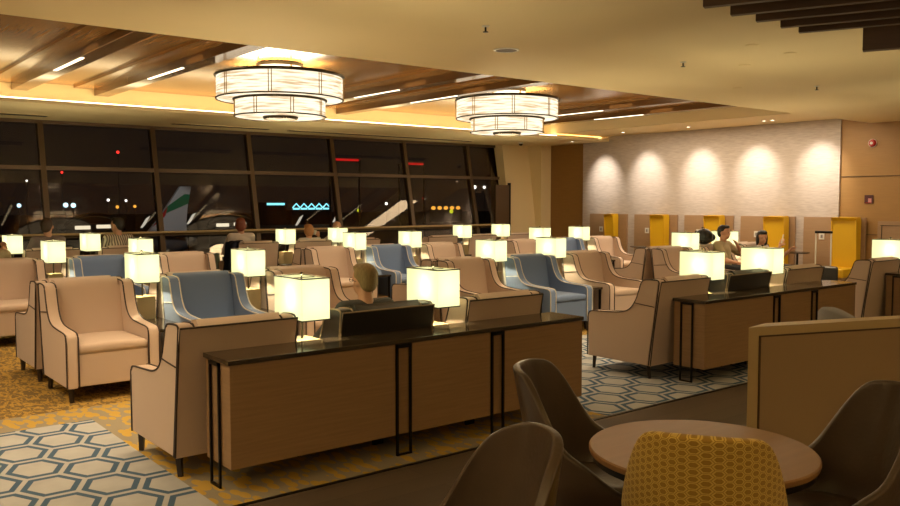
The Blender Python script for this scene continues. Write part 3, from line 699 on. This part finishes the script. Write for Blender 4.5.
# grey tub chair beyond the screen
t = thing('tub_chair', 'grey rounded tub chair whose top shows over the pale screen', 'chair', (6.1, 2.75, 0), 1.0)
bm = bmesh.new(); K = 28; rings = []
for i in range(K+1):
    a = math.radians(-40 + 260*i/K); hgt = .62 + .28*max(0, math.sin(math.radians(-40+260*i/K)))
    rings.append([bm.verts.new((r*math.cos(a), r*math.sin(a), z)) for r, z in ((.36, .14), (.37, hgt-.02), (.35, hgt), (.30, hgt), (.28, hgt-.02), (.28, .14))])
for A, B in zip(rings, rings[1:]):
    for k in range(6): bm.faces.new((A[k], A[(k+1)%6], B[(k+1)%6], B[k]))
bm.faces.new(rings[0]); bm.faces.new(rings[-1][::-1])
obj('backrest', bm, 'grey_fabric', t, smooth=True, angle=50); obj('seat', lathe(bmesh.new(), [(.27, .16), (.278, .2), (.278, .42), (.25, .45)], 32), 'grey_fabric', t, smooth=True)
for k in range(4): obj('leg', cyl(bmesh.new(), (.22*math.cos(k*PI/2+.8), .22*math.sin(k*PI/2+.8), .16), (.24*math.cos(k*PI/2+.8), .24*math.sin(k*PI/2+.8), 0), .02, .014, n=8), 'leg', t)

# ------------------------------------------------------------------ people
def capsule(bm, a, b, ra, rb):
    a = Vector(a); b = Vector(b); ell(bm, a, (ra,)*3, u=14, v=10); ell(bm, b, (rb,)*3, u=14, v=10)
    if (b-a).length > 1e-4: cyl(bm, a, b, ra, rb, n=14)
def fuse(name, bm, m, parent, voxel=.012, smooth=6, fac=.5):
    me = bpy.data.meshes.new(name); bm.to_mesh(me); bm.free()
    o = bpy.data.objects.new(name, me); C.objects.link(o)
    r = o.modifiers.new('r', 'REMESH'); r.mode = 'VOXEL'; r.voxel_size = voxel; r.use_smooth_shade = True
    s = o.modifiers.new('s', 'SMOOTH'); s.iterations = smooth; s.factor = fac
    dg = bpy.context.evaluated_depsgraph_get(); me2 = bpy.data.meshes.new_from_object(o.evaluated_get(dg)); me2.name = name
    o.modifiers.clear(); o.data = me2; me2.materials.clear(); me2.materials.append(M[m] if isinstance(m, str) else m)
    for p_ in me2.polygons: p_.use_smooth = True
    o.parent = parent; return o
def hand(bm, w, d, up, curl=.5, side=1, k=1.0):
    """palm, four unequal bent fingers and a thumb off the side of the palm"""
    w = Vector(w); d = Vector(d).normalized(); up = Vector(up); n = (up - up.dot(d)*d).normalized(); s = d.cross(n)*side
    pc = w + d*.045*k
    R = Matrix((s, d, n)).transposed()
    ell(bm, pc, (.040*k, .052*k, .016*k), R)
    for j, (off, L) in enumerate(((-.030, .060), (-.010, .072), (.011, .068), (.030, .053))):
        p = w + d*.085*k + s*off*k; q = d
        r = .0095*k
        for seg in (.45, .32, .23):
            q2 = (q - n*curl*.55).normalized(); e = p + q2*L*seg*k; capsule(bm, p, e, r, r*.92); p = e; q = q2; r *= .92
    p = w + d*.025*k - s*.032*k; q = (d*.6 - s*.75 - n*.2).normalized(); e = p + q*.035*k; capsule(bm, p, e, .013*k, .011*k)
    q = (d*.9 - s*.25 - n*.35).normalized(); capsule(bm, e, e+q*.032*k, .011*k, .009*k)
def person(label, loc, rz, shirt, trousers, haircol, hairstyle='short', lean=0., scale=1., turn=0., tilt=0., arms=None, hood=0, legs=None, detail=False, glasses=False, pattern=None):
    t = thing('person', label, 'person', loc, rz); t.scale = (scale,)*3
    ly = -.06 - lean
    pel = Vector((0, -.12, .60)); ch = Vector((0, -.15-lean*.6, .86)); nk = Vector((0, -.16-lean, 1.03)); hd = nk + Vector((0, .035, .135))
    sh = [Vector((s*.175, -.155-lean*.9, .975)) for s in (-1, 1)]
    arms = arms or [((-.235, .02, .72), (-.16, .24, .68)), ((.235, .02, .72), (.16, .24, .68))]
    legs = legs or [((-.11, .33, .57), (-.11, .40, .10)), ((.11, .33, .57), (.11, .40, .10))]
    HR = Euler((tilt, 0, turn)).to_matrix()
    # body with head: one continuous surface
    bm = bmesh.new()
    capsule(bm, pel, ch, .12, .125); ell(bm, ch, (.165, .105, .15)); ell(bm, pel, (.16, .125, .12)); capsule(bm, sh[0], sh[1], .058, .058)
    capsule(bm, nk-Vector((0,0,.06)), hd, .055, .052)
    for (el, ha), s in zip(arms, sh):
        el = Vector(el); ha = Vector(ha); capsule(bm, s, el, .048, .038); capsule(bm, el, ha, .038, .025)
        hand(bm, ha, ha-el, (0, .2, 1), .55, 1 if s.x < 0 else -1)
    for kn, ft in legs:
        hip = Vector((kn[0]*.8, -.10, .585)); capsule(bm, hip, kn, .082, .058); capsule(bm, kn, ft, .056, .038); capsule(bm, ft, Vector(ft)+Vector((0, .13, -.045)), .038, .032)
    def H(p, r, rr=None): ell(bm, hd + HR @ Vector(p), r, HR if rr is None else HR @ rr)
    H((0, -.005, .03), (.078, .094, .092)); H((0, .022, -.035), (.060, .068, .070)); H((0, .055, -.075), (.028, .026, .024))
    H((0, .096, -.012), (.012, .018, .020)); H((0, .088, .004), (.010, .012, .026)); H((0, .084, -.048), (.024, .010, .008))
    for s in (-1, 1):
        H((s*.080, -.002, -.004), (.010, .020, .032)); H((s*.032, .078, .022), (.020, .010, .008))
    body = fuse('body', bm, 'skin', t, .0105, 4)
    for s in (-1, 1):
        b2 = bmesh.new(); ell(b2, hd + HR @ Vector((s*.030, .083, .008)), (.010, .006, .006), HR, 8, 6); obj('eye', b2, 'leg', t, smooth=True)
    # shirt
    bm = bmesh.new(); g = .016
    capsule(bm, pel, ch, .13+g, .128+g); ell(bm, ch, (.170+g, .11+g, .155)); ell(bm, pel+Vector((0,0,-.01)), (.165+g, .13+g, .105)); capsule(bm, sh[0], sh[1], .062+g*.5, .062+g*.5)
    for (el, ha), s in zip(arms, sh):
        el = Vector(el); capsule(bm, s, s.lerp(el, .95 if not detail else .75), .050+g, .044+g)
        if not detail: capsule(bm, el, el.lerp(Vector(ha), .72), .040+g*.8, .032+g*.6)
    fuse('shirt', bm, shirt, t, .014, 5)
    bm = bmesh.new()
    ell(bm, pel+Vector((0,.02,-.03)), (.178, .14, .095))
    for kn, ft in legs:
        hip = Vector((kn[0]*.8, -.10, .585)); kn = Vector(kn); ft = Vector(ft); capsule(bm, hip, kn, .095, .072); capsule(bm, kn, kn.lerp(ft, .88), .070, .055)
    fuse('trousers', bm, trousers, t, .015, 5)
    bm = bmesh.new()
    for kn, ft in legs: capsule(bm, Vector(ft)+Vector((0,-.02,-.03)), Vector(ft)+Vector((0,.14,-.055)), .048, .040)
    fuse('shoes', bm, 'leg', t, .014, 3)
    if haircol is not None:
        bm = bmesh.new()
        def HH(p, r): ell(bm, hd + HR @ Vector(p), r, HR)
        HH((0, -.022, .045), (.086, .092, .088)); HH((0, -.055, .0), (.072, .055, .075))
        if hairstyle == 'short': HH((0, .035, .095), (.060, .050, .035))
        if hairstyle == 'full': HH((0, .02, .09), (.075, .070, .045)); HH((0, -.05, -.02), (.080, .06, .085)); [HH((s*.065, -.02, .0), (.03, .06, .07)) for s in (-1, 1)]
        if hairstyle == 'long': HH((0, .02, .09), (.075, .072, .045)); HH((0, -.06, -.07), (.085, .055, .12)); [HH((s*.070, -.015, -.03), (.028, .055, .11)) for s in (-1, 1)]
        fuse('hair', bm, haircol, t, .010, 3, .5)
    if glasses:
        bm = bmesh.new()
        for s in (-1, 1):
            tube(bm, [hd + HR @ Vector((s*.032+.020*math.cos(a), .100, .008+.016*math.sin(a))) for a in [k*PI/6 for k in range(12)]], .002, 5, True)
            tube(bm, [hd + HR @ Vector((s*.053, .098, .012)), hd + HR @ Vector((s*.086, .02, .012)), hd + HR @ Vector((s*.088, -.02, .004))], .0025, 5)
        obj('glasses', bm, 'leg', t)
    return t
def cloth(name, c, var=.15): return mat(name, c, .85, var=((9, 9, 9), var), bump=(120, .2))
grey_jkt = cloth('charcoal_jacket', (.05, .05, .05)); hair_grey = mat('ash_blond_hair', (.24, .17, .07), .6, var=((90, 90, 20), .45), bump=(160, .6))
dk = cloth('dark_trousers', (.02, .02, .025)); hair_dark = mat('dark_hair', (.012, .009, .008), .45, bump=(160, .4)); hair_red = mat('auburn_hair', (.16, .035, .012), .5, bump=(160, .4)); hair_lb = mat('light_brown_hair', (.36, .15, .05), .55, bump=(160, .4)); hair_brown = mat('brown_hair', (.05, .026, .016), .5, bump=(160, .4))
mauve = cloth('grey_mauve_shirt', (.17, .13, .13)); white_top = cloth('white_top', (.55, .48, .44)); tan = cloth('tan_tshirt', (.36, .29, .17)); pale = cloth('pale_top', (.50, .46, .40))
stripe = mat('striped_shirt', (.4, .35, .28), .85); nt = stripe.node_tree
tc = nt.nodes.new('ShaderNodeTexCoord'); wv = nt.nodes.new('ShaderNodeTexWave'); wv.inputs['Scale'].default_value = 9; wv.bands_direction = 'X'; cr = nt.nodes.new('ShaderNodeValToRGB')
cr.color_ramp.elements[0].color = (.10, .08, .07, 1); cr.color_ramp.elements[1].color = (.48, .42, .33, 1); cr.color_ramp.elements[0].position = .35; cr.color_ramp.elements[1].position = .5
nt.links.new(tc.outputs['Object'], wv.inputs['Vector']); nt.links.new(wv.outputs[0], cr.inputs[0]); nt.links.new(cr.outputs[0], nt.nodes['Principled BSDF'].inputs['Base Color'])

person('grey-haired person in dark jacket and glasses in the black armchair, seen from behind', (3.24, R0+.02, -.08), 0.0, grey_jkt, dk, hair_grey, 'short', lean=.10, scale=1.0, turn=.12, glasses=True)
person('person in a grey-purple shirt sitting by the window at left, turned away', (3.26, R5, 0), .1, mauve, dk, hair_brown, 'short', scale=1.08, turn=-.6, tilt=.1)
person('person in a striped shirt by the window at left, seen from behind', (4.30, R5, 0), .2, stripe, dk, hair_dark, 'short', scale=1.08, turn=.5)
person('person with auburn hair in a white top by the window, beside the navy coat', (6.50, R5+.05, 0), -.1, white_top, dk, hair_red, 'full', scale=1.05, turn=-.3)
person('person with short light brown hair sitting by the window, seen from behind', (7.86, R5+.05, -.07), 0, white_top, dk, hair_lb, 'full')
person('bald person raising a small white cup near the window', (8.50, R5+.10, -.02), .1, pale, dk, None, arms=[((-.30, .02, .82), (-.22, .18, 1.0)), ((.235, .02, .72), (.16, .24, .68))])
person('black-haired person slumped low in an armchair by the window', (11.68, R5-.02, -.25), 0, dk, dk, hair_dark, 'full', lean=.03)
# person cut by the left edge, arm raised
person('person cut by the left edge with only a raised hand in view above the armchair', (2.05, R4, 0), .3, tan, dk, hair_dark, 'short', arms=[((-.25, .05, .75), (-.16, .24, .72)), ((.26, -.06, .80), (.19, -.12, 1.02))])
# man in tan, right hand at his mouth; woman reclining
person('person in a tan T-shirt with dark hair, hand raised to the mouth, facing right', (cx(2,1), R1+.05, -.02), PI+.15, tan, dk, hair_dark, 'short', lean=-.02, arms=[((-.26, .10, .80), (-.11, .07, .97)), ((.24, .05, .74), (.16, .25, .70))], detail=True, turn=0)
person('person with dark hair in a pale top reclining and holding a white phone', (cx(2,2)+.12, R1, -.13), PI+.3, pale, dk, hair_dark, 'long', lean=.07, arms=[((-.28, .08, .84), (-.18, .22, .96)), ((.22, .06, .80), (.10, .12, 1.04))], detail=True, turn=-1.0, tilt=-.1, legs=[((-.11, .36, .66), (-.11, .62, .34)), ((.11, .36, .64), (.11, .62, .30))])
o = obj('phone', BX(-.036, .036, -.005, .005, -.075, .075, bev=.003), 'white_plastic', loc=(cx(2,2)+.05, R1-.19, 1.03), rot=(.2, 0, .7)); tag(o, 'white phone held up in the hand of the reclining person', 'phone')
t = thing('cup', 'small white cup held by the bald person near the window', 'cup', (8.22, R5+.33, 1.00)); obj('cup_body', lathe(bmesh.new(), [(.028, 0), (.036, .03), (.040, .09), (.037, .09), (.030, .01)], 20), 'white_plastic', t, smooth=True)
bm = bmesh.new(); tube(bm, [(.037+.025*math.sin(a), 0, .045+.025*math.cos(a)) for a in [k*PI/8 for k in range(9)]], .005, 6); obj('handle', bm, 'white_plastic', t, smooth=True)

# backpack on the chair backs behind the man
t = thing('backpack', 'black backpack propped on the armchair backs behind the person in tan', 'backpack', (11.85, 8.10, .985), PI/2-.3); t.scale = (.95, 1.15, .78)
bm = bmesh.new(); ell(bm, (0,0,.12), (.17,.11,.17)); ell(bm, (0,0,.05), (.18,.12,.06)); ell(bm, (.0,.0,.22), (.11,.08,.07)); fuse('bag_body', bm, 'black', t, .012, 4)
bm = bmesh.new(); ell(bm, (0,-.11,.10), (.12,.04,.09)); obj('front_pocket', bm, 'black', t, smooth=True)
bm = bmesh.new(); tube(bm, [(-.03,.02,.285), (-.025,.02,.315), (.025,.02,.315), (.03,.02,.285)], .008, 8); obj('handle', bm, 'black', t, smooth=True)
for s in (-1, 1): bm = bmesh.new(); tube(bm, [(s*.07, .09, .24), (s*.09, .14, .16), (s*.10, .13, .06), (s*.08, .09, .01)], .013, 8); obj('strap', bm, 'black', t, smooth=True)
# navy coat over a window armchair
navy = cloth('navy_coat', (.010, .014, .040), .3)
t = thing('coat', 'navy blue coat hung over the left wing of the armchair beside the red-haired person', 'coat', (6.27, R5-.35, 0))
bm = bmesh.new()
K = 10; N = 12; g = []
for i in range(N+1):
    row = []
    for k in range(K+1):
        a = k/K; s = i/N; row.append(bm.verts.new((-.05 - .06*s + .018*math.sin(a*9+s*3) + (.09*(1-s*6) if s < 1/6 else 0), -.22 + .50*a + .02*math.sin(s*7), .965 - .60*max(0, s-.08) + .015*math.sin(a*7))))
    g.append(row)
for i in range(N):
    for k in range(K): bm.faces.new((g[i][k], g[i][k+1], g[i+1][k+1], g[i+1][k]))
bmesh.ops.solidify(bm, geom=bm.faces[:], thickness=.025)
obj('coat_body', bm, navy, t, smooth=True, angle=60)
bm = bmesh.new(); tube(bm, [(-.06, -.12, .93), (-.14, -.14, .75), (-.15, -.12, .50)], .045, 10); obj('sleeve', bm, navy, t, smooth=True)
# trolley case
t = thing('suitcase', 'dark trolley suitcase with raised handle standing before the rightmost booth', 'suitcase', (12.75, 6.55, 0), -1.05)
obj('shell', BX(-.21, .21, -.12, .12, .05, .64, bev=.035, seg=3), 'black', t, smooth=True, angle=50)
bm = bmesh.new(); [cyl(bm, (s*.11, .09, .62), (s*.11, .09, 1.15), .011, n=8) for s in (-1, 1)]; obj('telescopic_tubes', bm, 'white_plastic', t, smooth=True)
obj('grip', BX(-.13, .13, .07, .11, 1.15, 1.19, bev=.012), 'black_metal', t)
for s in (-1, 1):
    for u_ in (-1, 1): obj('wheel', cyl(bmesh.new(), (s*.16-.015, u_*.09, .028), (s*.16+.015, u_*.09, .028), .027, n=14), 'black_metal', t, smooth=True)

# ------------------------------------------------------------------ outside: apron, aircraft tail, jet bridges, distant lights
apron = mat('asphalt', (.03, .03, .03), .8)
struct('ground_apron', BX(-60, 420, 17, 420, -4.6, -4.5), apron).name = 'ground'
wht = mat('aircraft_white', (.6, .6, .62), .4); grn = mat('tail_green', (.02, .22, .10), .4); rd = mat('tail_red', (.5, .02, .02), .4); blk = mat('tail_black', (.02, .02, .02), .5)
t = thing('aircraft', 'aircraft tail fin with red, green and white bands beyond the window', 'aircraft', (21.6, 60, 0))
def plate(pts, y0, y1):
    bm = bmesh.new(); a = [bm.verts.new((x, y0, z)) for x, z in pts]; c = [bm.verts.new((x, y1, z)) for x, z in pts]
    for k in range(len(pts)): bm.faces.new((a[k], a[(k+1)%len(pts)], c[(k+1)%len(pts)], c[k]))
    bm.faces.new(a[::-1]); bm.faces.new(c); return bm
obj('fin', plate([(-1.0, -.6), (-.2, .3), (1.5, 2.75), (2.3, 2.75), (2.0, 1.2), (1.9, .2), (1.9, -.6)], 0, .3), wht, t)
obj('green_band', plate([(.05, .66), (.5, 1.3), (1.8, 2.2), (2.18, 2.15), (2.05, 1.5)], -.03, 0), grn, t)
obj('red_band', plate([(-.6, -.15), (-.2, .35), (.5, 1.28), (.35, .65), (0, .3)], -.06, -.03), rd, t)
bm = bmesh.new(); cyl(bm, (-1.9, 1.5, -1.9), (.8, 1.5, -1.7), 1.0, .9, n=28); cyl(bm, (.8, 1.5, -1.7), (3.2, 1.5, -1.3), .9, .25, n=28); obj('fuselage', bm, mat('fuselage_grey', (.12, .12, .13), .4), t, smooth=True)
# a work light on the tail
spot('apron_light', (20, 50, 6), (22.5, 60, 1), 900, (1, .95, .85), 24)
glow = emit('lit_window_band', (1, .86, .6), 1.0); glowd = emit('lit_lamp_pod', (1, .8, .5), .7)
def jetbridge(x, y, lb):
    t = thing('jet_bridge', lb, 'jet bridge', (x, y, -4.5), group='passenger boarding bridges outside')
    bm = bmesh.new(); tube(bm, [(2.0*math.cos(a), 0, 4.15+1.1*math.sin(a)) for a in [k*PI/20 for k in range(21)]], .13, 8); obj('canopy_hood', bm, blk, t, smooth=True)
    obj('cab', BX(-1.8, 1.8, .3, 2.5, 2.6, 4.6, bev=.1), mat('bridge_grey', (.05, .045, .04), .5), t)
    obj('floodlit_window', BX(-1.2, -.2, .2, .29, 4.25, 4.5, bev=.03), glow, t); obj('floodlit_window', BX(.2, 1.2, .2, .29, 4.3, 4.55, bev=.03), glow, t)
    obj('column', cyl(bmesh.new(), (0, 1.2, 0), (0, 1.2, 2.6), .4, n=16), blk, t)
jetbridge(17.05, 60, 'dark jet bridge hood beyond the glass behind the person in grey-purple'); jetbridge(27.1, 60, 'dark jet bridge hood beyond the glass behind the red-haired person')
refl_glow = emit('pale_reflection_glow', (1, .90, .72), .55)  # glowing panels outside stand in for pale reflections in the glass
for x, z, lb in ((19.75, .35, 'pale slanted glass reflection built as a panel outside, left of the striped tail fin'), (23.0, .55, 'pale slanted glass reflection built as a panel outside, right of the striped tail fin'), (31.6, .3, 'pale slanted glass reflection built as a panel outside above the light brown hair'), (34.9, .5, 'pale slanted glass reflection built as a panel outside beside the bald head')):
    t = thing('glass_reflection', lb, 'reflection', (x, 58, z-1.2), group='slanted glass reflections built outside')
    obj('panel', plate([(-.25, .7), (.15, 1.35), (.42, 1.5), (.1, .95), (-.12, .7)], 0, .08), refl_glow, t); obj('added_post', cyl(bmesh.new(), (-.15, .04, -4.8+1.2-z+1.0 if False else -3.3-z), (-.15, .04, .7), .05, n=8), blk, t)  # panel is the stand-in for the reflection, on an added post
# distant lights
cy = emit('cyan_light_spot', (.25, .85, 1), 1.6); am = emit('amber_light_spot', (1, .42, .05), 1.4); wh = emit('white_light_spot', (1, .95, .85), 3); rdl = emit('red_light_spot', (1, .03, .02), 2.5); bl_ = emit('blue_white_light_spot', (.5, .85, 1), 2.4); yl = emit('yellow_light_spot', (.75, .85, .02), .9)
t = thing('lit_hangar', 'distant cyan-lit terminal with a zigzag roof beyond the glass', 'building', (107, 200, -4.5))
obj('wall', BX(0, 12, 0, 8, 0, 3.9), blk, t)
bm = bmesh.new()
for k in range(5): box(bm, .3+k*2.3, 2.3+k*2.3, -.1, -.05, 4.0, 4.45); tube(bm, [(.2+k*2.3, -.1, 4.5), (1.3+k*2.3, -.1, 5.6), (2.4+k*2.3, -.1, 4.5)], .16, 6)
obj('lit_facade', bm, cy, t)
t = thing('lit_shed', 'small distant cyan-lit strip left of the zigzag terminal', 'building', (99.5, 200, -4.5)); obj('wall', BX(0, 6, 0, 6, 0, 5.0), blk, t); obj('lit_strip', BX(.3, 5.4, -.1, -.02, 5.2, 5.75), cy, t); obj('roof', BX(0, 6, 0, 6, 5.0, 5.9), blk, t)
t = thing('lit_row', 'distant row of amber lamps low in the rightmost large window bay', 'light row', (153.5, 200, -4.5)); obj('beam', BX(0, 12, .2, .6, 0, 4.0), blk, t)
bm = bmesh.new()
for k in range(5): ell(bm, (.9+k*2.4, 0, 4.2), (.8, .4, .55), u=10, v=8)
obj('amber_lamps', bm, am, t)
# glowing red bars outside stand in for red reflections in the glass
for x0, x1, z, lb in ((35.9, 38.4, 5.12, 'left red glass reflection built as a glowing bar outside'), (42.9, 45.2, 4.98, 'right red glass reflection built as a glowing bar outside')):
    t = thing('red_reflection', lb, 'reflection bar', (x0, 60, -4.5)); obj('bar', BX(0, x1-x0, 0, .1, z+4.4, z+4.58), emit('red_reflection_glow', (.75, .01, .01), .75), t); obj('bracket', BX(-.3, x1-x0+.3, .12, .25, z+4.35, z+4.42), blk, t)
    for xx in (-.25, x1-x0+.13): obj('mast', BX(xx, xx+.12, .12, .25, 0, z+4.35), blk, t)  # added masts that only carry the reflection bar
def far_light(x, y, z, r, m, lb):  # some of these stand in for lamp reflections in the glass
    t = thing('light_spot', lb, 'light', (x, y, -4.5)); obj('mast', cyl(bmesh.new(), (0,0,0), (0,0,z+4.5-r), r*.18, n=6), blk, t); obj('lamp', ell(bmesh.new(), (0,0,z+4.5), (r,r,r), u=10, v=8), m, t)  # lamp and mast are only stand-ins for some of the spots
FL = [(31.0, 150, 1.0, .32, bl_, 'blue-white light low in the leftmost window bay'), (38.1, 150, 1.05, .40, bl_, 'brighter blue-white light left of the first tall mullion'), (39.3, 150, 1.0, .40, bl_, 'twin blue-white light beside the first tall mullion'),
 (45.0, 150, 1.9, .22, wh, 'small white light above the person in grey-purple'), (56, 150, 1.1, .32, bl_, 'blue light right of centre in the second window bay'), (58.0, 150, 1.3, .22, bl_, 'small blue light beside the striped tail fin'),
 (46.5, 150, .7, .28, am, 'amber light low in the second window bay'), (49.5, 150, .8, .26, am, 'fainter amber light low in the second window bay'), (48, 150, 1.8, .20, wh, 'tiny white light above the amber ones'),
 (20.6, 66, 5.4, .11, rdl, 'red light high in the second window bay'), (38.4, 153, 6.6, .2, rdl, 'red light just right of the first tall mullion'), (91, 150, 2.0, .25, rdl, 'red light above the auburn hair'), (12.9, 60, 3.0, .06, wh, 'tiny white light at the left'),
 (103, 150, 1.2, .3, wh, 'white light in the bay right of the cyan terminal'), (110, 150, -1.5, .35, wh, 'white light low over the handrail'), (128, 150, 5.0, .42, wh, 'white light high in the largest right bay'), (131, 150, 5.0, .35, wh, 'twin white light in the right bay'),
 (137, 150, -4.0+1.0, .6, wh, 'bright white light at the handrail on the right'), (96, 150, -.2, .4, yl, 'yellow-green light above the slate-blue armchair'), (121, 150, -.6, .45, yl, 'yellow-green light right of the slate-blue armchair'), (113, 150, 2.4, .22, rdl, 'red spark in the dark bay'), (150, 150, -1.6, .3, rdl, 'red spark near the cream wall'), (158, 150, 8.8, .5, cy, 'cyan light in the top of the last window bay'), (141, 150, 8.5, .3, wh, 'white light in the top of the last but one bay')]
for a in FL: far_light(*a)
